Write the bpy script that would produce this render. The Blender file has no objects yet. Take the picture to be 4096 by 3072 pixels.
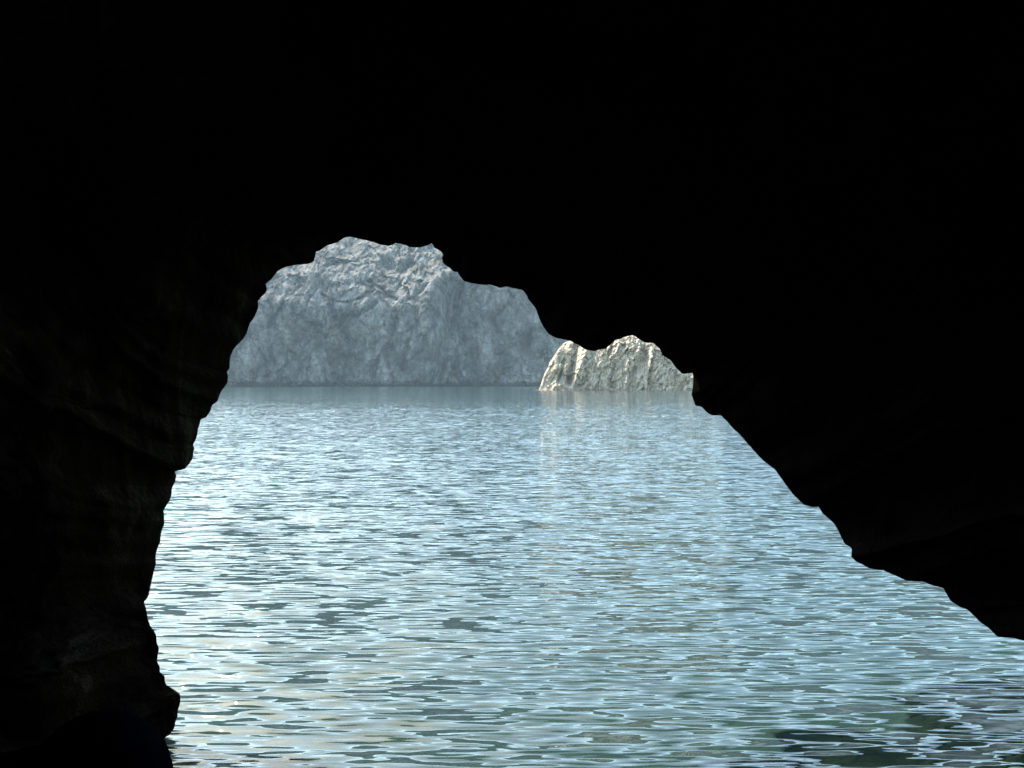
import bpy, math, random
import numpy as np
R = math.radians

# ------------------------------------------------------------------ camera, sky, sun
scene = bpy.context.scene
COL = scene.collection
H = 2.0                       # eye height above the water
F = 3215.0                    # focal length in photo pixels (4096 wide)
cam_d = bpy.data.cameras.new('camera')
cam = bpy.data.objects.new('camera', cam_d)
COL.objects.link(cam)
scene.camera = cam
cam.location = (0, 0, H)
cam.rotation_euler = (R(90), 0, 0)
cam_d.sensor_width = 36.0
cam_d.lens = 36.0 * F / 4096.0
cam_d.clip_start = 0.05
cam_d.clip_end = 5000

SUN_AZ, SUN_EL = -34.0, 48.0
world = bpy.data.worlds.new('World')
scene.world = world
world.use_nodes = True
wn = world.node_tree
sky = wn.nodes.new('ShaderNodeTexSky')
sky.sky_type = 'NISHITA'
sky.sun_disc = False
sky.sun_elevation = R(SUN_EL)
sky.sun_rotation = R(SUN_AZ)
sky.air_density = 1.0
sky.dust_density = 1.1
sky.ozone_density = 2.0
tint = wn.nodes.new('ShaderNodeMix'); tint.data_type = 'RGBA'; tint.blend_type = 'MULTIPLY'
tint.inputs[0].default_value = 1.0
tint.inputs[7].default_value = (0.99, 1.03, 0.87, 1)
wn.links.new(sky.outputs[0], tint.inputs[6])
wn.links.new(tint.outputs[2], wn.nodes['Background'].inputs[0])
wn.nodes['Background'].inputs[1].default_value = 0.15

sl = bpy.data.lights.new('sun', 'SUN')
sl.energy = 2.5
sl.angle = R(0.5)
sl.color = (1.0, 0.90, 0.76)
so = bpy.data.objects.new('sun', sl)
COL.objects.link(so)
from mathutils import Vector
sd = Vector((math.sin(R(SUN_AZ)) * math.cos(R(SUN_EL)), math.cos(R(SUN_AZ)) * math.cos(R(SUN_EL)), math.sin(R(SUN_EL))))
so.rotation_euler = sd.to_track_quat('Z', 'Y').to_euler()

scene.view_settings.view_transform = 'Standard'
scene.view_settings.look = 'None'
scene.view_settings.exposure = 2.65
scene.view_settings.gamma = 1.0
scene.render.engine = 'CYCLES'
scene.cycles.max_bounces = 8
scene.cycles.volume_bounces = 0
scene.cycles.sample_clamp_indirect = 8.0
scene.cycles.caustics_reflective = False
scene.cycles.caustics_refractive = False

# ------------------------------------------------------------------ numpy noise
def _h(ix, iy, iz, seed):
    n = (ix.astype(np.int64) * 374761393 + iy.astype(np.int64) * 668265263
         + iz.astype(np.int64) * 2147483647 + seed * 974634777) & 0xffffffff
    n = ((n ^ (n >> 13)) * 1274126177) & 0xffffffff
    n = ((n ^ (n >> 15)) * 2246822519) & 0xffffffff
    return ((n ^ (n >> 16)) & 0xffffff) / float(0xffffff)

def vnoise(x, y, z, seed=0):
    """smooth lattice gradient noise, about -1..1"""
    x, y, z = np.broadcast_arrays(np.asarray(x, float), np.asarray(y, float), np.asarray(z, float))
    ix, iy, iz = np.floor(x), np.floor(y), np.floor(z)
    fx, fy, fz = x - ix, y - iy, z - iz
    u, v, w = [f * f * f * (f * (f * 6 - 15) + 10) for f in (fx, fy, fz)]
    out = 0
    for dx in (0, 1):
        for dy in (0, 1):
            for dz in (0, 1):
                a = _h(ix + dx, iy + dy, iz + dz, seed) * 2 - 1
                b = _h(ix + dx, iy + dy, iz + dz, seed + 57) * 2 - 1
                c = _h(ix + dx, iy + dy, iz + dz, seed + 113) * 2 - 1
                g = a * (fx - dx) + b * (fy - dy) + c * (fz - dz)
                out = out + g * (u if dx else 1 - u) * (v if dy else 1 - v) * (w if dz else 1 - w)
    return out * 1.6

def fbm(x, y, z, octaves=4, seed=0, gain=0.5, lac=2.03, ridged=False):
    s, a, t = 0, 1.0, 0
    for o in range(octaves):
        n = vnoise(x, y, z, seed + 17 * o)
        if ridged:
            n = 1 - 2 * np.abs(n)
        s = s + a * n
        t += a
        a *= gain
        x, y, z = x * lac + 3.1, y * lac + 1.7, z * lac + 5.3
    return s / t

def worley(x, y, z, seed=0):
    x, y, z = np.broadcast_arrays(np.asarray(x, float), np.asarray(y, float), np.asarray(z, float))
    ix, iy, iz = np.floor(x), np.floor(y), np.floor(z)
    f1 = np.full(x.shape, 9.0)
    f2 = np.full(x.shape, 9.0)
    for dx in (-1, 0, 1):
        for dy in (-1, 0, 1):
            for dz in (-1, 0, 1):
                cx, cy, cz = ix + dx, iy + dy, iz + dz
                px = cx + _h(cx, cy, cz, seed + 1)
                py = cy + _h(cx, cy, cz, seed + 2)
                pz = cz + _h(cx, cy, cz, seed + 3)
                d = np.sqrt((px - x) ** 2 + (py - y) ** 2 + (pz - z) ** 2)
                f2 = np.minimum(f2, np.maximum(d, f1))
                f1 = np.minimum(f1, d)
    return f1, f2

def facets(x, y, seed=0):
    """broken-rock relief: every cell is a flat facet with its own tilt and offset (about -0.5..0.5)"""
    x, y = np.broadcast_arrays(np.asarray(x, float), np.asarray(y, float))
    ix, iy = np.floor(x), np.floor(y)
    zz = np.zeros_like(ix)
    best = np.full(x.shape, 9.0)
    out = np.zeros(x.shape)
    for dx in (-1, 0, 1):
        for dy in (-1, 0, 1):
            cx, cy = ix + dx, iy + dy
            px_ = cx + _h(cx, cy, zz, seed + 1); py_ = cy + _h(cx, cy, zz, seed + 2)
            d = np.hypot(px_ - x, py_ - y)
            v = (_h(cx, cy, zz, seed + 3) - .5) * 0.7 + (_h(cx, cy, zz, seed + 4) - .5) * 1.6 * (x - px_) + (_h(cx, cy, zz, seed + 5) - .5) * 1.6 * (y - py_)
            m = d < best
            out = np.where(m, v, out)
            best = np.where(m, d, best)
    return out

def smooth(a, b, x):
    t = np.clip((x - a) / (b - a), 0, 1)
    return t * t * (3 - 2 * t)

# ------------------------------------------------------------------ helpers
def grid_mesh(name, P, mat, smooth_shade=True, close_u=False, extra=None, flip=False):
    """P: (nu, nv, 3) array of points -> one mesh object"""
    nu, nv = P.shape[:2]
    idx = np.arange(nu * nv).reshape(nu, nv)
    if close_u:
        idx = np.vstack([idx, idx[:1]])
    a, b, c, d = idx[:-1, :-1], idx[1:, :-1], idx[1:, 1:], idx[:-1, 1:]
    q = np.stack([a, b, c, d] if not flip else [a, d, c, b], -1).reshape(-1, 4)
    verts = P.reshape(-1, 3)
    faces = q.tolist()
    if extra:
        verts = np.vstack([verts, extra[0]])
        faces += extra[1]
    me = bpy.data.meshes.new(name)
    me.from_pydata(verts.tolist(), [], faces)
    me.update()
    if smooth_shade:
        me.polygons.foreach_set('use_smooth', [True] * len(me.polygons))
    me.materials.append(mat)
    o = bpy.data.objects.new(name, me)
    COL.objects.link(o)
    return o

def tag(o, label=None, cat=None, kind=None, group=None):
    if label: o['label'] = label
    if cat: o['category'] = cat
    if kind: o['kind'] = kind
    if group: o['group'] = group

def new_mat(name):
    m = bpy.data.materials.new(name)
    m.use_nodes = True
    nt = m.node_tree
    nt.nodes.clear()
    out = nt.nodes.new('ShaderNodeOutputMaterial')
    return m, nt, out

def ramp(nt, stops, fac):
    r = nt.nodes.new('ShaderNodeValToRGB')
    e = r.color_ramp.elements
    while len(e) < len(stops):
        e.new(0.5)
    for i, (p, c) in enumerate(stops):
        e[i].position = p
        e[i].color = (*c, 1)
    nt.links.new(fac, r.inputs[0])
    return r.outputs[0]

def noise_node(nt, scale, detail=4, rough=0.55, vec=None, mapscale=None, rot=None, dist=0.0, loc=None):
    tc = nt.nodes.new('ShaderNodeTexCoord')
    mp = nt.nodes.new('ShaderNodeMapping')
    nt.links.new(tc.outputs['Object'] if vec is None else vec, mp.inputs[0])
    if mapscale: mp.inputs['Scale'].default_value = mapscale
    if rot: mp.inputs['Rotation'].default_value = rot
    if loc: mp.inputs['Location'].default_value = loc
    n = nt.nodes.new('ShaderNodeTexNoise')
    n.inputs['Scale'].default_value = scale
    n.inputs['Detail'].default_value = detail
    n.inputs['Roughness'].default_value = rough
    n.inputs['Distortion'].default_value = dist
    nt.links.new(mp.outputs[0], n.inputs[0])
    return n.outputs['Fac']

def rock_mat(name, stops, scale, bump_scale, bump_dist, mapscale=None, rot=None, rough=0.9):
    m, nt, out = new_mat(name)
    p = nt.nodes.new('ShaderNodeBsdfPrincipled')
    nt.links.new(p.outputs[0], out.inputs[0])
    p.inputs['Roughness'].default_value = rough
    p.inputs['Specular IOR Level'].default_value = 0.2
    f = noise_node(nt, scale, 6, 0.62, mapscale=mapscale, rot=rot)
    nt.links.new(ramp(nt, stops, f), p.inputs['Base Color'])
    f2 = noise_node(nt, bump_scale, 8, 0.65, mapscale=mapscale, rot=rot)
    b = nt.nodes.new('ShaderNodeBump')
    b.inputs['Strength'].default_value = 1.0
    b.inputs['Distance'].default_value = bump_dist
    nt.links.new(f2, b.inputs['Height'])
    nt.links.new(b.outputs[0], p.inputs['Normal'])
    return m

# ------------------------------------------------------------------ cave
# outline of the cave mouth as the eye sees it, photo pixels, from the left waterline over the arch to the right
RIM = [(470,5900),(500,4200),(560,3400),(600,3100),(612,3010),(626,2973),(676,2941),(698,2912),(701,2889),(710,2867),(711,2844),(722,2810),(720,2775),(694,2758),
(663,2737),(658,2705),(639,2690),(639,2665),(629,2647),(631,2620),(636,2594),(626,2573),(625,2542),(615,2523),(602,2505),
(593,2479),(584,2431),(576,2409),(592,2389),(602,2347),(615,2289),(624,2258),(623,2226),(628,2195),(641,2170),(645,2127),
(657,2098),(657,2064),(653,2045),(666,2021),(681,1999),(686,1977),(688,1953),(700,1929),(706,1905),(699,1886),(720,1881),
(741,1874),(756,1857),(768,1840),(773,1823),(771,1809),(780,1794),(771,1779),(782,1763),(789,1741),(791,1717),(797,1703),
(804,1676),(823,1671),(842,1645),(850,1621),(871,1604),(880,1577),(886,1563),(909,1533),(913,1501),(906,1488),(918,1474),
(920,1442),(927,1411),(943,1386),(972,1357),(986,1334),(999,1293),(1019,1266),(1033,1230),(1032,1203),(1065,1167),
(1068,1153),(1062,1135),(1085,1117),(1112,1083),(1144,1067),(1184,1059),(1234,1055),(1255,1045),(1262,1017),(1264,1005),
(1277,1003),(1309,981),(1329,975),(1352,968),(1374,953),(1392,947),(1406,947),(1438,956),(1469,963),(1492,968),(1519,978),
(1555,984),(1571,979),(1582,971),(1628,981),(1637,988),(1677,990),(1700,984),(1722,977),(1727,969),(1734,988),(1768,1009),
(1773,1020),(1767,1034),(1773,1052),(1799,1072),(1814,1086),(1830,1088),(1840,1107),(1856,1125),(1887,1133),(1924,1139),
(1965,1139),(2001,1151),(2025,1146),(2064,1155),(2090,1159),(2108,1182),(2113,1198),(2144,1236),(2155,1270),(2173,1307),
(2194,1335),(2225,1351),(2267,1360),(2287,1364),(2298,1374),(2311,1377),(2345,1400),(2376,1405),(2397,1398),(2420,1395),
(2449,1372),(2462,1359),(2480,1358),(2501,1346),(2532,1340),(2553,1353),(2579,1370),(2615,1372),(2638,1395),(2651,1421),
(2683,1442),(2701,1470),(2729,1496),(2771,1491),(2773,1520),(2771,1551),(2766,1577),(2781,1621),(2805,1627),(2834,1655),(2855,1663),
(2881,1659),(2910,1688),(2935,1717),(2960,1739),(2997,1782),(3044,1836),(3101,1880),(3134,1927),(3166,1970),(3214,2019),
(3257,2029),(3273,2027),(3289,2053),(3336,2093),(3355,2126),(3376,2173),(3407,2194),(3405,2227),(3423,2245),(3481,2275),
(3532,2281),(3575,2299),(3626,2323),(3691,2326),(3734,2343),(3774,2353),(3803,2404),(3843,2429),(3872,2440),(3915,2484),
(3955,2513),(3991,2549),(4060,2552),(4096,2563),(4170,2610),(4300,2680),(4430,2790),(4500,3000),(4540,4200),(4560,5900)]
rim = np.array(RIM, float)
seg = np.hypot(*np.diff(rim, axis=0).T)
cum = np.concatenate([[0], np.cumsum(seg)])
# denser samples inside the picture
s_dense = [0.0]
while s_dense[-1] < cum[-1]:
    p = s_dense[-1]
    yy = np.interp(p, cum, rim[:, 1])
    s_dense.append(p + (9 if yy < 3150 else 120))
s_dense = np.array(s_dense[:-1])
rx = np.interp(s_dense, cum, rim[:, 0])
ry = np.interp(s_dense, cum, rim[:, 1])
# fine crumbling of the edge, a few centimetres
jit = fbm(s_dense / 55.0, 0.3, 0.7, 5, 5, 0.7)
tx, ty = np.gradient(rx), np.gradient(ry)
tl = np.hypot(tx, ty)
nx, ny = ty / tl, -tx / tl            # left-hand normal in pixel space (towards the rock)
rx = rx + nx * jit * 3.0
ry = ry + ny * jit * 3.0
# depth of the edge
kp = np.array([(0, 4.5), (900, 4.6), (2500, 4.9)])
def depth_at(x, y):
    d_left = np.interp(y, [950, 1200, 1500, 1900, 2500, 2973, 6000], [6.3, 6.0, 5.7, 5.3, 4.9, 4.5, 4.5])
    d_right = np.interp(x, [1700, 2000, 2400, 2800, 3200, 3600, 4096, 4500], [6.3, 6.4, 6.2, 6.5, 6.1, 5.7, 5.2, 5.0])
    return np.where(x < 1700, d_left, d_right)
dep = depth_at(rx, ry)
dep = dep + 0.35 * fbm(s_dense / 300.0, 4.0, 2.0, 3, 9) * smooth(3100, 2700, ry)
cx = (rx - 2048) / F * dep
cz = H + (1536 - ry) / F * dep
# outward direction in the x-z plane
def blur(a, n):
    k = np.hanning(2 * n + 1); k /= k.sum()
    return np.convolve(np.pad(a, n, mode='edge'), k, 'valid')
gx, gz = np.gradient(blur(cx, 14)), np.gradient(blur(cz, 14))
gl = np.hypot(gx, gz)
n1x, n1z = -gz / gl, gx / gl
n1x, n1z = n1x, n1z
radx, radz = (rx - 1900), (3400 - ry)
rl = np.hypot(radx, radz)
radx, radz = radx / rl, np.maximum(radz / rl, 0.0)
sgn = np.sign(np.sum(n1x * radx + n1z * radz))
n1x, n1z = n1x * sgn, n1z * sgn

def section(profile, nsub, power=2.2):
    """interpolate a (forward, out) profile"""
    pr = np.array(profile, float)
    l = np.concatenate([[0], np.cumsum(np.hypot(*np.diff(pr, axis=0).T))])
    t = (np.linspace(0, 1, nsub) ** power) * l[-1]
    return np.stack([np.interp(t, l, pr[:, 0]), np.interp(t, l, pr[:, 1])], -1)

inner = section([(0,0),(-.12,.05),(-.3,.15),(-.6,.34),(-1.1,.65),(-1.8,1.05),(-2.8,1.6),(-4,2.1),(-6,2.7),(-8,3.0),(-11,3.2),(-15,3.1),(-19,2.6),(-22,1.6)], 220, 1.5)
outer = section([(0,0),(.08,.06),(.2,.2),(.45,.5),(.8,1.1),(1.2,2),(1.6,4),(2.2,8),(3.0,14),(2.0,20),(-4,24),(-14,26),(-26,22)], 60)

def rings(prof, is_in):
    n = len(s_dense); m = len(prof)
    P = np.zeros((n, m, 3))
    for k in range(m):
        f, out = prof[k]
        w = min(1.0, out / 0.8)
        dx = n1x * (1 - w) + radx * w
        dz = n1z * (1 - w) + radz * w
        dl = np.hypot(dx, dz)
        P[:, k, 0] = cx + dx / dl * out
        P[:, k, 2] = cz + dz / dl * out
        P[:, k, 1] = dep + f
    x, y, z = P[..., 0], P[..., 1], P[..., 2]
    outs = prof[:, 1][None, :]
    amp = np.clip(outs * 0.45, 0, 0.42 if is_in else 1.2)
    sc = 0.9 if is_in else 0.35
    nn = fbm(x * sc, y * sc, z * sc * 1.3, 5, 21, 0.55, ridged=True)
    f1, f2 = worley(x * 1.1 + nn * .3, y * 1.1, z * 1.1, 4)
    disp = amp * (0.55 * nn + 0.8 * (f1 - 0.45) + 0.25)
    if is_in:
        disp = disp + np.clip(outs, 0, 1) * (0.16 * fbm(x * 2.2, y * 2.2, z * 2.2, 5, 61, 0.62) + 0.35 * facets(y * 1.1 + x * .4, z * 1.3 + x * .8, 501) + 0.15 * facets(y * 2.7 - x * .4, z * 2.9 + x * 1.2, 511))
    disp = np.maximum(disp, -0.25 * outs)
    # push along the outward direction (away from the opening)
    P[..., 0] += disp * radx[:, None]
    P[..., 2] += disp * radz[:, None]
    P[..., 1] += disp * (-0.25 if is_in else 0.4) * np.clip(outs, 0, 1)
    return P
Pin = rings(inner, True)
Pout = rings(outer, False)
P = np.concatenate([Pin[:, ::-1], Pout[:, 1:]], axis=1)
nu, nv = P.shape[:2]

cave_m, nt, out = new_mat('wet_cave_rock')
p = nt.nodes.new('ShaderNodeBsdfPrincipled')
nt.links.new(p.outputs[0], out.inputs[0])
p.inputs['Roughness'].default_value = 0.9
p.inputs['Specular IOR Level'].default_value = 0.0
f = noise_node(nt, 1.6, 7, 0.65)
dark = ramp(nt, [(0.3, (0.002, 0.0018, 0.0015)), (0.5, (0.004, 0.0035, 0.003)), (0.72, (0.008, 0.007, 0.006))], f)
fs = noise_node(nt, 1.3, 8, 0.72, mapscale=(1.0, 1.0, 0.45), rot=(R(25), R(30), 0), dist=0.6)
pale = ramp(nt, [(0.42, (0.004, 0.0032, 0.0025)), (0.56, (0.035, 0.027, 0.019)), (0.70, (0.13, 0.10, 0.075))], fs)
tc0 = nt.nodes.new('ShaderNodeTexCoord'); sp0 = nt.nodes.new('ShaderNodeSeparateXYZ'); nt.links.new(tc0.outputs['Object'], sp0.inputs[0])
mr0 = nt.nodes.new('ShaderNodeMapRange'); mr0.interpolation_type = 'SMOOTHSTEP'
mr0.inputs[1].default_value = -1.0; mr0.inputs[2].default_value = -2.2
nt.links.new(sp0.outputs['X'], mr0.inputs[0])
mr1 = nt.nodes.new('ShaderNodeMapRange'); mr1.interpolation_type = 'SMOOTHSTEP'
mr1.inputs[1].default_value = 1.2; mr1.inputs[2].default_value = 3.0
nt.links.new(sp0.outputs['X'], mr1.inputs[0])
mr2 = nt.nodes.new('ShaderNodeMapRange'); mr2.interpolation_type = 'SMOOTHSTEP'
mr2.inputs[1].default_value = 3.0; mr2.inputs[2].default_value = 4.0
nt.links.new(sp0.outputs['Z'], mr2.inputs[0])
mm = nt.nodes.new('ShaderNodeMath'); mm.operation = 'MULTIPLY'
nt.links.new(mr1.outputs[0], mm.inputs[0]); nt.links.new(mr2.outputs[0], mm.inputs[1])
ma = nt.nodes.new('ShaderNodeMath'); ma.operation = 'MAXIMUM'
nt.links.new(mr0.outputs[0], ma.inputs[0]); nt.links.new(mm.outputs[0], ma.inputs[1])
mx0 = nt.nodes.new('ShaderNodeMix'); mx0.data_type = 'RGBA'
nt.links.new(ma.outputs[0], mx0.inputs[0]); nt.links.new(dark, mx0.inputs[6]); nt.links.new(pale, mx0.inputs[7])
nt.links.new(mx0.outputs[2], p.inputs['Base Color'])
f2 = noise_node(nt, 3.5, 9, 0.68)
b = nt.nodes.new('ShaderNodeBump')
b.inputs['Distance'].default_value = 0.16
b.inputs['Strength'].default_value = 1.0
nt.links.new(f2, b.inputs['Height'])
nt.links.new(b.outputs[0], p.inputs['Normal'])

# back wall of the cave closes the deepest ring
back_c = P[:, 0].mean(axis=0) + np.array([0, -2.0, 1.0])
nv0 = nu * nv
ring = [i * nv for i in range(nu)]
cap = [[ring[i], ring[i + 1], nv0] for i in range(nu - 1)]
cap.append([ring[-1], ring[0], nv0])
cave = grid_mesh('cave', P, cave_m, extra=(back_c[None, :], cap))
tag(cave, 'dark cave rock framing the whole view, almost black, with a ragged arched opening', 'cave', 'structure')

# made-up black lump standing in for the blurred edge of the camera housing
bd = 3.9
th, ph = np.meshgrid(np.linspace(0, 2 * math.pi, 97)[:-1], np.linspace(0.001, math.pi - .001, 60), indexing='ij')
ux, uy, uz = np.sin(ph) * np.cos(th), np.sin(ph) * np.sin(th), np.cos(ph)
rr = 1 + 0.05 * fbm(ux * 2.5, uy * 2.5, uz * 2.5, 4, 77)
bx, bz = (400 - 2048) / F * bd, 0.0
Bp = np.stack([bx + ux * rr * 282 / F * bd, bd + uy * rr * 0.3, bz + uz * rr * 335 / F * bd], -1)
bm_, nt, out = new_mat('housing_black')
p = nt.nodes.new('ShaderNodeBsdfPrincipled')
nt.links.new(p.outputs[0], out.inputs[0])
p.inputs['Roughness'].default_value = 0.9
p.inputs['Specular IOR Level'].default_value = 0.0
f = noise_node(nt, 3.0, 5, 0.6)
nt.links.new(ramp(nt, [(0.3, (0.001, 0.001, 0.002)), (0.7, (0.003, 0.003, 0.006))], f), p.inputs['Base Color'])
housing_standin = grid_mesh('housing_standin', Bp, bm_, close_u=True)
tag(housing_standin, 'made-up black lump at lower left, standing in for the dark blurred edge of the camera housing', 'housing_standin')

# ------------------------------------------------------------------ far cliff
D1 = 630.0
def px_to(x, y, D):
    return (x - 2048) / F * D, H + (1536 - y) / F * D

xs = np.concatenate([np.linspace(-620, -245, 90, endpoint=False), np.linspace(-245, 150, 900, endpoint=False), np.linspace(150, 700, 130)])
vs = np.concatenate([np.linspace(-0.02, 0.86, 360, endpoint=False), np.linspace(0.86, 1.0, 30)])
X, V = np.meshgrid(xs, vs, indexing='ij')
ridge = np.interp(xs, [-620, -300, -180, -90, -20, 40, 120, 300, 700], [135, 155, 176, 180, 170, 158, 160, 175, 140])
ridge = ridge + 7 * fbm(xs / 40, 0.5, 0.5, 4, 31)
Z = V * ridge[:, None]
# recession of the face with height: steep foot, rounder top
pxc = X / D1 * F + 2048
lean = 0.25 + 0.75 * smooth(1840, 1760, pxc)
tt = np.clip(Z - 48, 0, None)
back = 0.10 * Z + lean * (1.12 * np.where(tt < 24, tt * tt / 48, tt - 12)) + 45 * smooth(0.88, 1.0, V) ** 1.5
px = X / D1 * F + 2048
py = 1536 - (Z - H) / D1 * F
# big buttresses (photo pixels of the far cliff)
def seg_dist(ax, ay, bx, by):
    dx, dy = bx - ax, by - ay
    t = np.clip(((px - ax) * dx + (py - ay) * dy) / (dx * dx + dy * dy), 0, 1)
    return np.hypot(px - ax - t * dx, py - ay - t * dy)
def carve(points, width, depth_m, wob=6):
    d = np.full(px.shape, 1e9)
    for (ax, ay), (bx, by) in zip(points[:-1], points[1:]):
        d = np.minimum(d, seg_dist(ax, ay, bx, by))
    d = d + wob * vnoise(px / 18, py / 18, 0.5, 91)
    return depth_m * np.exp(-(np.maximum(d, 0) / width) ** 2)
Y = back.copy()
# main step: everything right of the buttress edge stands further back
edge = np.interp(py, [930, 1080, 1200, 1320, 1450, 1545], [1790, 1775, 1735, 1740, 1720, 1690]) + 10 * vnoise(py / 45, 0.2, 0.3, 12)
Y += 42 * smooth(-8, 70, px - edge) - 22 * smooth(60, 260, px - edge)
Y -= 10 * np.exp(-((px - edge + 30) / 32) ** 2)
# swelling of the left mass and a re-entrant at its foot
Y -= 16 * np.exp(-((px - 1330) / 260) ** 2 - ((py - 1120) / 200) ** 2)
Y -= 8 * np.exp(-((px - 1640) / 70) ** 2 - ((py - 1200) / 260) ** 2)
Y += 9 * np.exp(-((px - 1010) / 42) ** 2 - ((py - 1520) / 36) ** 2)
Y -= 7 * np.exp(-((px - 1105) / 45) ** 2 - ((py - 1500) / 60) ** 2)
for pts, w, dm in [
    ([(1117,1216),(1090,1262),(1068,1310)], 9, 5), ([(1270,1167),(1315,1200),(1385,1205),(1435,1186),(1480,1150),(1452,1103)], 6, 5),
    ([(1497,1207),(1455,1243),(1393,1275),(1347,1311),(1300,1345)], 9, 6), ([(1270,1307),(1212,1352),(1144,1433),(1080,1480)], 36, 9),
    ([(1320,1207),(1325,1243),(1361,1297)], 8, 5), ([(1578,1284),(1564,1350),(1568,1420)], 10, 5),
    ([(1610,1480),(1625,1420),(1640,1360)], 9, 4), ([(1820,1105),(1803,1160),(1781,1243),(1790,1300),(1770,1390)], 15, 11),
    ([(1505,1010),(1545,1050),(1615,1010)], 24, 10), ([(1452,1103),(1500,1140),(1545,1175),(1580,1190)], 6, 5),
    ([(1255,1030),(1300,1010),(1370,1002)], 7, 4), ([(1245,1160),(1240,1100),(1262,1040)], 7, 3.5),
    ([(1230,1180),(1215,1240),(1180,1290)], 7, 4), ([(1700,1120),(1660,1180),(1600,1210)], 7, 4),
    ([(1330,1500),(1345,1430),(1330,1380)], 12, 3), ([(1490,1540),(1500,1440),(1480,1330)], 14, 4),
    ([(1950,1540),(1975,1430),(1960,1330),(1985,1240)], 22, 4), ([(2120,1530),(2130,1440),(2100,1350)], 24, 4)]:
    Y += carve(pts, w, dm)
# broken rock: rounded blocks on top, vertical flutes below
top = smooth(1330, 1130, py + 30 * vnoise(px / 90, py / 90, 0, 3)) * smooth(1900, 1700, px)
warp = 4.0 * fbm(X / 16, Z / 16, 0.0, 3, 55)
f1, f2 = worley((X + warp) / 6.0, (Z * 0.75 + warp) / 6.0, 0.5, 8)
Y += (0.25 + 0.5 * top) * 4.2 * (f1 - 0.45)
Y += (0.55 + 0.45 * top) * 6.0 * facets((X + Z * 0.35 + 2 * warp) / 14.0, (Z * 0.8 - X * 0.2 + 2 * warp) / 15.0, 301)
Y += (0.45 + 0.55 * top) * 2.2 * facets((X + Z * 0.2 + warp) / 6.0, (Z * 0.7 + warp) / 6.0, 311)
Y += (0.45 + 0.55 * top) * 0.9 * facets((X - warp) / 2.6, (Z * 0.7 + warp) / 2.6, 321)
f1, f2 = worley((X - warp) / 2.6, (Z * 0.8 + warp) / 2.6, 0.5, 18)
Y += (0.35 + 0.65 * top) * 1.9 * (f1 - 0.45)
Y += (3.6 + 1.2 * top) * fbm((X + Z * 0.25) / 13, Z / 30, 0.0, 5, 41, 0.58, ridged=True) * -1
Y += 1.2 * fbm((X + Z * 0.1) / 4.5, Z / 16, 0.0, 4, 45, 0.6)
Y += 12 * fbm(X / 90, Z / 140, 0, 2, 60)
# sea-worn notch at the foot
Y += 2.2 * np.exp(-((Z - 2.0) / 1.6) ** 2)
CP = np.stack([X, D1 + Y, Z], -1)
# plateau behind the ridge
plate = CP[:, -1:, :] + np.array([0, 60, -4]); plate2 = CP[:, -1:, :] + np.array([0, 260, -90]); plate2[..., 2] = -4
foot = CP[:, :1, :].copy(); foot[..., 2] = -45.0; foot[..., 1] -= 6.0
plate2[..., 2] = -45
CP = np.concatenate([foot, CP, plate, plate2], axis=1)

cliff_m, nt, out = new_mat('pale_limestone')
p = nt.nodes.new('ShaderNodeBsdfPrincipled')
nt.links.new(p.outputs[0], out.inputs[0])
p.inputs['Roughness'].default_value = 0.95
p.inputs['Specular IOR Level'].default_value = 0.1
f = noise_node(nt, 0.09, 9, 0.68, mapscale=(1, 1, 0.5), rot=(0, R(12), 0))
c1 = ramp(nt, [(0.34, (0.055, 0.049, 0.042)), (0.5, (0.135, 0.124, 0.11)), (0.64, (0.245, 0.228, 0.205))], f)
tc = nt.nodes.new('ShaderNodeTexCoord')
sep = nt.nodes.new('ShaderNodeSeparateXYZ')
nt.links.new(tc.outputs['Object'], sep.inputs[0])
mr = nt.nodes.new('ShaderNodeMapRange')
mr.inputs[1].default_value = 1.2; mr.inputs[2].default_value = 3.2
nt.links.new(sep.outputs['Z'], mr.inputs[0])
def cracks(scale, ms, lo, hi, warp_s, warp_a, seedloc):
    n = nt.nodes.new('ShaderNodeTexNoise'); n.inputs['Scale'].default_value = warp_s; n.inputs['Detail'].default_value = 4
    nt.links.new(tc.outputs['Object'], n.inputs[0])
    v = nt.nodes.new('ShaderNodeVectorMath'); v.operation = 'MULTIPLY_ADD'
    v.inputs[1].default_value = (warp_a,) * 3
    nt.links.new(n.outputs['Color'], v.inputs[0]); nt.links.new(tc.outputs['Object'], v.inputs[2])
    mp = nt.nodes.new('ShaderNodeMapping'); mp.inputs['Scale'].default_value = ms; mp.inputs['Location'].default_value = seedloc
    mp.inputs['Rotation'].default_value = (0, R(18), 0)
    nt.links.new(v.outputs[0], mp.inputs[0])
    vo = nt.nodes.new('ShaderNodeTexVoronoi'); vo.feature = 'DISTANCE_TO_EDGE'; vo.inputs['Scale'].default_value = scale
    nt.links.new(mp.outputs[0], vo.inputs[0])
    m_ = nt.nodes.new('ShaderNodeMapRange'); m_.inputs[1].default_value = 0.0; m_.inputs[2].default_value = 0.10
    m_.inputs[3].default_value = lo; m_.inputs[4].default_value = hi
    nt.links.new(vo.outputs['Distance'], m_.inputs[0])
    return m_.outputs[0]
k1 = cracks(0.16, (1, 0.4, 0.75), 0.60, 1.0, 0.08, 22.0, (0, 0, 0))
k2 = cracks(0.045, (1, 0.4, 0.5), 0.48, 1.0, 0.03, 50.0, (40, 0, 11))
k3 = cracks(0.33, (1, 0.4, 0.6), 0.80, 1.0, 0.15, 11.0, (7, 3, 1))
kk = k1
for q in (k2, k3):
    t = nt.nodes.new('ShaderNodeMath'); t.operation = 'MULTIPLY'
    nt.links.new(kk, t.inputs[0]); nt.links.new(q, t.inputs[1]); kk = t.outputs[0]
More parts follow.
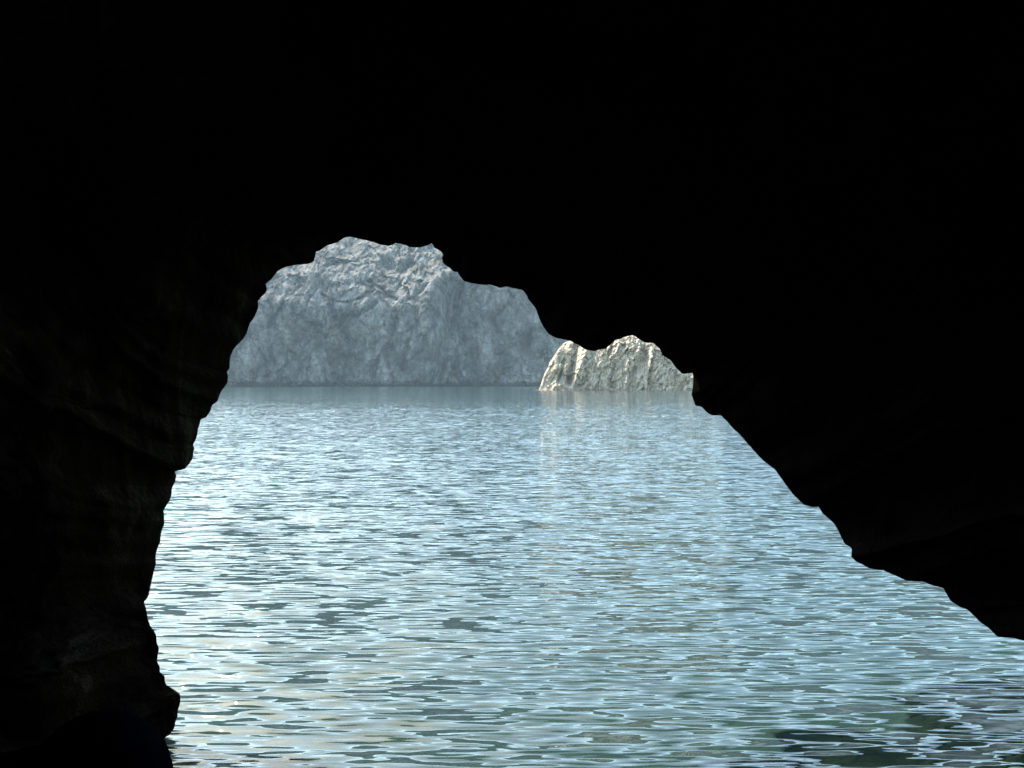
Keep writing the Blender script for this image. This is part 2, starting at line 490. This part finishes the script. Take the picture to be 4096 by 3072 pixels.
cm = nt.nodes.new('ShaderNodeVectorMath'); cm.operation = 'SCALE'
nt.links.new(c1, cm.inputs[0]); nt.links.new(kk, cm.inputs['Scale'])
c1 = cm.outputs[0]
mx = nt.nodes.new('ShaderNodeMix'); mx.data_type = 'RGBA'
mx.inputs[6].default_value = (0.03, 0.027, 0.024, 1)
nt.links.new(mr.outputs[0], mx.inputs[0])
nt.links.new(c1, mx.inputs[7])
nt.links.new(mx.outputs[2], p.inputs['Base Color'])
f2 = noise_node(nt, 0.35, 9, 0.7, mapscale=(1, 1, 0.6))
b = nt.nodes.new('ShaderNodeBump'); b.inputs['Distance'].default_value = 2.4
nt.links.new(f2, b.inputs['Height']); nt.links.new(b.outputs[0], p.inputs['Normal'])
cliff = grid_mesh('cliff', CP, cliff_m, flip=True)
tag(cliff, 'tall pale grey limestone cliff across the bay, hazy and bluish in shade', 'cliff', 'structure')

# ------------------------------------------------------------------ rocky islet
D2 = 257.0
T = np.array([(2158,1560),(2166,1540),(2180,1500),(2205,1450),(2228,1415),(2250,1385),(2268,1366),(2282,1358),(2300,1355),(2345,1345),(2400,1350),
              (2450,1340),(2500,1325),(2532,1318),(2570,1335),(2620,1350),(2680,1395),(2740,1440),(2800,1450),(2870,1490),(2940,1530),(3000,1562)], float)
pxs = np.linspace(2158, 3000, 620)
tp = np.interp(pxs, T[:, 0], T[:, 1])
tz = H + (1536 - tp) / F * D2 + 0.25
tz = np.maximum(tz, -0.3)
xw = (pxs - 2048) / F * D2
prof_t = np.linspace(0, 1, 330)
U, W = np.meshgrid(np.arange(len(pxs)), prof_t, indexing='ij')
XX = xw[U.astype(int)].copy()
TZ = tz[U.astype(int)]
# going up the front face then over the top and down the back
tf = 0.68
up = np.clip(W / tf, 0, 1)
dn = np.clip((W - tf) / (1 - tf), 0, 1)
ZZ = -1.0 + (TZ + 1.0) * (np.sin(up * math.pi / 2) ** 0.9) * (1 - dn ** 1.6)
YY = (TZ * 1.0) * up ** 1.25 + (6 + TZ) * dn
# plan shape: the ends curve away
YY += 10 * ((pxs[U.astype(int)] - 2480) / 330) ** 4 * 0.35
rel = np.clip((TZ + 1) / 18, 0.05, 1)
xp = XX - ZZ * 0.42                       # leaning strata: lines of constant xp run up to the right
xr = xp + 0.5 * fbm(XX / 3, ZZ / 3, 0, 3, 5)
big = fbm(xr / 4.6, ZZ / 26 + YY / 30, 0.3, 2, 102)
ribs = fbm(xr / 1.9, ZZ / 12, 0.3, 3, 122, 0.55, ridged=True)
f1, f2 = worley(xr / 1.5, ZZ / 1.9, YY / 3, 9)
g1, g2 = worley(xr / 0.75, ZZ / 0.9, YY / 1.5, 19)
knob = smooth(8.0, 13.0, ZZ + 4.0 * vnoise(XX / 6, ZZ / 6, 0, 8) + (XX - 26) * 0.10)
saw = (xr + 3.0 * fbm(XX / 8, ZZ / 12, 0, 3, 66)) / 5.2
saw = saw - np.floor(saw)
saw = np.where(saw < 0.86, saw / 0.86, (1 - saw) / 0.14)
disp = -1.2 * saw * smooth(2760, 2640, XX / D2 * F + 2048) - 1.6 * big - 1.2 * ribs + (0.2 + 0.8 * knob) * 1.4 * (f1 - 0.45) + (0.5 + 0.9 * knob) * 0.8 * (g1 - .4) + 0.5 * fbm(xr / 0.9, ZZ / 1.8, YY / 3, 3, 140, 0.6, ridged=True)
ipx = XX / D2 * F + 2048
ipy = 1536 - (ZZ - H) / D2 * F
def iseg(points, width, depth_m):
    d = np.full(ipx.shape, 1e9)
    for (ax, ay), (bx, by) in zip(points[:-1], points[1:]):
        dx, dy = bx - ax, by - ay
        t = np.clip(((ipx - ax) * dx + (ipy - ay) * dy) / (dx * dx + dy * dy), 0, 1)
        d = np.minimum(d, np.hypot(ipx - ax - t * dx, ipy - ay - t * dy))
    return depth_m * np.exp(-(d / width) ** 2)
# ribs standing out (negative = towards the eye) and slots between them
disp += iseg([(2348,1400),(2330,1440),(2305,1505),(2295,1535)], 7, -2.2)
disp += iseg([(2318,1380),(2305,1430),(2288,1480),(2280,1530)], 12, 4.5)
disp += iseg([(2262,1360),(2235,1420),(2222,1480)], 8, -1.6)
disp += iseg([(2262,1440),(2250,1475),(2232,1530)], 7, 2.0)
disp += iseg([(2245,1470),(2230,1510),(2222,1545)], 5, -1.2)
disp += iseg([(2590,1400),(2580,1440),(2545,1490),(2520,1540)], 13, 2.6)
disp += iseg([(2620,1390),(2605,1450),(2590,1500),(2580,1560)], 7, -2.2)
disp += iseg([(2520,1440),(2505,1490),(2500,1530)], 6, -1.6)
disp += iseg([(2470,1450),(2450,1500),(2445,1550)], 14, 2.2)
disp += iseg([(2675,1440),(2690,1500),(2700,1560)], 30, 2.0)
disp += 2.2 * facets(xr / 3.4 + .2 * ribs, ZZ / 5.5 + YY / 12, 401) + 1.0 * facets(xr / 1.5 + .2 * ribs, ZZ / 2.3, 411) + 0.3 * facets(xr / 0.7, ZZ / 1.0, 421)
env = np.clip(rel * 1.6, 0.1, 1) * (1 - dn * 0.5)
YY = YY + disp * env
ZZ = ZZ + (-0.25 * (f1 - .45) * knob + 0.35 * fbm(XX / 1.5, YY / 1.5, 0, 3, 70)) * smooth(2, 8, ZZ)
IP = np.stack([XX, D2 + YY, ZZ], -1)
foot = IP[:, :1, :].copy(); foot[..., 2] = -24.0; foot[..., 1] -= 3.0
foot2 = IP[:, -1:, :].copy(); foot2[..., 2] = -24.0
IP = np.concatenate([foot, IP, foot2], axis=1)
islet_root = bpy.data.objects.new('rocky_islet', None)
COL.objects.link(islet_root)
islet_root.location = (float(xw.mean()), D2, 0)
tag(islet_root, 'sunlit craggy pale islet standing in the sea in front of the far cliff', 'islet')
org = np.array([xw.mean(), D2, 0])
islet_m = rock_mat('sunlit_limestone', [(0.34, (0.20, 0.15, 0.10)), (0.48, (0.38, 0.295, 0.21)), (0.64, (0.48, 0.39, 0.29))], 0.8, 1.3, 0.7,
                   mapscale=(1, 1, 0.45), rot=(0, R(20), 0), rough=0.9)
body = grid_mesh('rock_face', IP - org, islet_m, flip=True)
body.parent = islet_root
# tidal shelf of pinkish algae with bits of foam
sx = np.linspace(2140, 2475, 420)
wv = 0.5 + 0.5 * fbm(sx / 22, 0.1, 0.9, 3, 8)
base_y = np.interp(sx, pxs, 10 * ((pxs - 2480) / 330) ** 4 * 0.35)
X0 = (sx - 2048) / F * D2
prof = np.linspace(0, 1, 16)
SU, SW = np.meshgrid(np.arange(len(sx)), prof, indexing='ij')
hgt = (0.35 + 0.75 * wv)[SU] * smooth(2140, 2175, sx)[SU] * smooth(2475, 2445, sx)[SU] * (0.35 + 0.65 * smooth(-.1, .25, vnoise(sx / 35, 0.5, 0.2, 33)))[SU]
SX = X0[SU]
SZ = -0.25 + (hgt + 0.25) * np.sin(SW * math.pi * 0.5)
SY = D2 + base_y[SU] - 2.6 + 3.6 * SW ** 1.5 - 1.2 * wv[SU]
SZ = SZ + 0.14 * fbm(SX * 1.6, SY * 1.6, SZ, 3, 3)
SP = np.stack([SX, SY, SZ], -1)
shelf_m = rock_mat('pink_algae_rock', [(0.35, (0.10, 0.055, 0.035)), (0.6, (0.24, 0.15, 0.10))], 1.2, 3.0, 0.15)
shelf = grid_mesh('tidal_shelf', SP - org, shelf_m, flip=True)
shelf.parent = islet_root
shelf['label'] = 'pinkish algae crust along the waterline'

# ------------------------------------------------------------------ seabed
gx_ = np.concatenate([[-1495, -900, -500, -250, -120], np.linspace(-60, -8, 30, endpoint=False), np.linspace(-8, 14, 220, endpoint=False), np.linspace(14, 90, 60), [150, 280, 500, 900, 1495]])
gy_ = np.concatenate([np.linspace(-20, 0, 20, endpoint=False), np.linspace(0, 22, 220, endpoint=False), np.linspace(22, 700, 120), [900, 1200, 1495]])
GX, GY = np.meshgrid(gx_, gy_, indexing='ij')
GZ = -3.3 - 0.045 * np.clip(GY, 0, 500) + 1.2 * smooth(0, 8, GX) * smooth(30, 8, GY)
f1, f2 = worley(GX * 0.9, GY * 0.9, 0.5, 44)
GZ = GZ + 0.45 * (0.5 - f1) + 0.25 * fbm(GX, GY, 0, 4, 6)
sea_m = rock_mat('seabed_rock_and_weed', [(0.35, (0.10, 0.12, 0.09)), (0.5, (0.18, 0.19, 0.14)), (0.66, (0.30, 0.29, 0.22))], 0.9, 3.0, 0.1)
nb = sea_m.node_tree
pb = [n for n in nb.nodes if n.type == 'BSDF_PRINCIPLED'][0]
src = pb.inputs['Base Color'].links[0].from_socket
tcb = nb.nodes.new('ShaderNodeTexCoord'); spb = nb.nodes.new('ShaderNodeSeparateXYZ'); nb.links.new(tcb.outputs['Object'], spb.inputs[0])
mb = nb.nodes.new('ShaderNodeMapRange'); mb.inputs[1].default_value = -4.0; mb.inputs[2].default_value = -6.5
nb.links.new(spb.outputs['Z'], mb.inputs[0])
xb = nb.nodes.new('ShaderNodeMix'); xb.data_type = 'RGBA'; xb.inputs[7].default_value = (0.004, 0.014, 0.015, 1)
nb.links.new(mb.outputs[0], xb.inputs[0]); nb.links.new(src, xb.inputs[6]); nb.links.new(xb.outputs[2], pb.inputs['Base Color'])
bed = grid_mesh('seabed', np.stack([GX, GY, GZ], -1), sea_m)
tag(bed, 'stony weedy seabed showing through the shallow water', 'seabed', 'structure')

# ------------------------------------------------------------------ water
wat, nt, out = new_mat('sea_water')
L = nt.links
tc = nt.nodes.new('ShaderNodeTexCoord')
# slope field of the ripples: (spatial frequency 1/m, stretch along the crest, slope along y, slope along x, crest angle)
WAVES = [(0.45, 0.55, 0.006, 0.010, 6, (3, 7, 0)), (1.6, 0.50, 0.020, 0.022, -5, (11, 2, 0)), (4.2, 0.30, 0.036, 0.045, 4, (1, 5, 0)),
         (10.0, 0.22, 0.085, 0.050, -3, (7, 9, 0)), (20.0, 0.15, 0.140, 0.030, 3, (5, 3, 0)), (34.0, 0.15, 0.110, 0.012, 5, (2, 8, 0))]
# the wind ripples die away towards the sheltered water under the cliff
sepw = nt.nodes.new('ShaderNodeSeparateXYZ'); L.new(tc.outputs['Object'], sepw.inputs[0])
mrw = nt.nodes.new('ShaderNodeMapRange'); mrw.inputs[1].default_value = 0.0; mrw.inputs[2].default_value = 200.0
L.new(sepw.outputs['Y'], mrw.inputs[0])
wind = ramp(nt, [(0.0, (1, 1, 1)), (0.07, (0.80, 0.80, 0.80)), (0.13, (0.56, 0.56, 0.56)), (0.25, (0.38, 0.38, 0.38)), (0.45, (0.27, 0.27, 0.27)), (1.0, (0.26, 0.26, 0.26))], mrw.outputs[0])
geo = nt.nodes.new('ShaderNodeNewGeometry')
cur = geo.outputs['Normal']
for fq, st, sy_, sx_, ang, loc in WAVES:
    mp = nt.nodes.new('ShaderNodeMapping')
    mp.inputs['Scale'].default_value = (st, 1, 1)
    mp.inputs['Rotation'].default_value = (0, 0, R(ang))
    mp.inputs['Location'].default_value = loc
    L.new(tc.outputs['Object'], mp.inputs[0])
    n = nt.nodes.new('ShaderNodeTexNoise')
    n.inputs['Scale'].default_value = fq
    n.inputs['Detail'].default_value = 0.6
    n.inputs['Roughness'].default_value = 0.4
    L.new(mp.outputs[0], n.inputs[0])
    vs_ = nt.nodes.new('ShaderNodeVectorMath'); vs_.operation = 'SUBTRACT'
    vs_.inputs[1].default_value = (0.5, 0.5, 0.5)
    L.new(n.outputs['Color'], vs_.inputs[0])
    vm = nt.nodes.new('ShaderNodeVectorMath'); vm.operation = 'MULTIPLY'
    vm.inputs[1].default_value = (sx_ / 0.12, sy_ / 0.12, 0)
    L.new(vs_.outputs[0], vm.inputs[0])
    va = nt.nodes.new('ShaderNodeVectorMath'); va.operation = 'ADD'
    vw = nt.nodes.new('ShaderNodeVectorMath'); vw.operation = 'MULTIPLY'
    L.new(vm.outputs[0], vw.inputs[0]); L.new(wind, vw.inputs[1])
    L.new(cur, va.inputs[0]); L.new(vw.outputs[0], va.inputs[1])
    cur = va.outputs[0]
b = nt.nodes.new('ShaderNodeVectorMath'); b.operation = 'NORMALIZE'
L.new(cur, b.inputs[0])
fr = nt.nodes.new('ShaderNodeFresnel'); fr.inputs['IOR'].default_value = 1.333
L.new(b.outputs[0], fr.inputs['Normal'])
gl_ = nt.nodes.new('ShaderNodeBsdfGlossy'); gl_.inputs['Roughness'].default_value = 0.005
gl_.inputs['Color'].default_value = (1, 1, 1, 1)
L.new(b.outputs[0], gl_.inputs['Normal'])
df = nt.nodes.new('ShaderNodeBsdfDiffuse'); df.inputs['Color'].default_value = (0.019, 0.041, 0.042, 1)
tr = nt.nodes.new('ShaderNodeBsdfTransparent'); tr.inputs['Color'].default_value = (0.5, 0.66, 0.6, 1)
m1 = nt.nodes.new('ShaderNodeMixShader'); m1.inputs[0].default_value = 0.30
L.new(df.outputs[0], m1.inputs[1]); L.new(tr.outputs[0], m1.inputs[2])
m2 = nt.nodes.new('ShaderNodeMixShader')
L.new(fr.outputs[0], m2.inputs[0]); L.new(m1.outputs[0], m2.inputs[1]); L.new(gl_.outputs[0], m2.inputs[2])
L.new(m2.outputs[0], out.inputs[0])
wx = np.concatenate([np.linspace(-1500, -135, 14, endpoint=False), np.linspace(-135, 85, 440, endpoint=False), np.linspace(85, 1500, 14)])
ys_ = [16.0]
while ys_[-1] < 620:
    ys_.append(ys_[-1] + min(0.14 + 0.0016 * ys_[-1], 0.7))
wy = np.concatenate([np.linspace(-40, 16, 12, endpoint=False), np.array(ys_), np.linspace(640, 1500, 12)])
WX, WY = np.meshgrid(wx, wy, indexing='ij')
WZ = np.zeros_like(WX)
fine = smooth(-135, -120, WX) * smooth(85, 72, WX) * smooth(620, 600, WY)
for lam, sl_, st, ang, y0_, y1_ in ((6.0, 0.012, 2.2, 0.12, 18, 50), (2.4, 0.034, 1.6, -0.10, 22, 60), (1.2, 0.070, 1.3, 0.06, 25, 60)):
    ca, sa = math.cos(ang), math.sin(ang)
    U_, V_ = WX * ca + WY * sa, -WX * sa + WY * ca
    h = vnoise(U_ / (lam * st), V_ / lam, 0.37, int(lam * 10)) + 0.35 * vnoise(U_ / (lam * st * .6), V_ / (lam * .6), 3.3, int(lam * 10) + 5)
    yy = np.linspace(100, 160, 3000)
    hh = vnoise(np.full(3000, 3.7), yy / lam, 0.37, 3)
    g_ = np.sqrt(np.mean(np.gradient(hh, yy[1] - yy[0]) ** 2)) * 1.25
    WZ += h * (sl_ / g_) * smooth(y0_, y1_, WY) * fine * np.interp(WY, [0, 50, 80, 110, 160, 330], [0.40, 0.36, 0.26, 0.22, 0.25, 0.35])
water = grid_mesh('sea_water', np.stack([WX, WY, WZ], -1), wat)
tag(water, 'rippled sea glittering with pale sky reflections between cave and cliff', 'sea', 'structure')

# ------------------------------------------------------------------ haze
hz, nt, out = new_mat('sea_haze')
pv = nt.nodes.new('ShaderNodeVolumePrincipled')
pv.inputs['Color'].default_value = (0.62, 0.81, 0.95, 1)
pv.inputs['Density'].default_value = 0.0001
pv.inputs['Anisotropy'].default_value = 0.0
nt.links.new(pv.outputs[0], out.inputs['Volume'])
x0, x1, y0, y1, z0, z1 = -1520, 1520, -60, 1520, -60, 190
v = [(x, y, z) for x in (x0, x1) for y in (y0, y1) for z in (z0, z1)]
fc = [(0, 1, 3, 2), (4, 6, 7, 5), (0, 4, 5, 1), (2, 3, 7, 6), (0, 2, 6, 4), (1, 5, 7, 3)]
me = bpy.data.meshes.new('haze'); me.from_pydata(v, [], fc); me.update()
me.materials.append(hz)
ho = bpy.data.objects.new('haze', me); COL.objects.link(ho)
tag(ho, 'pale blue sea haze in the air over the bay', 'haze', 'stuff')
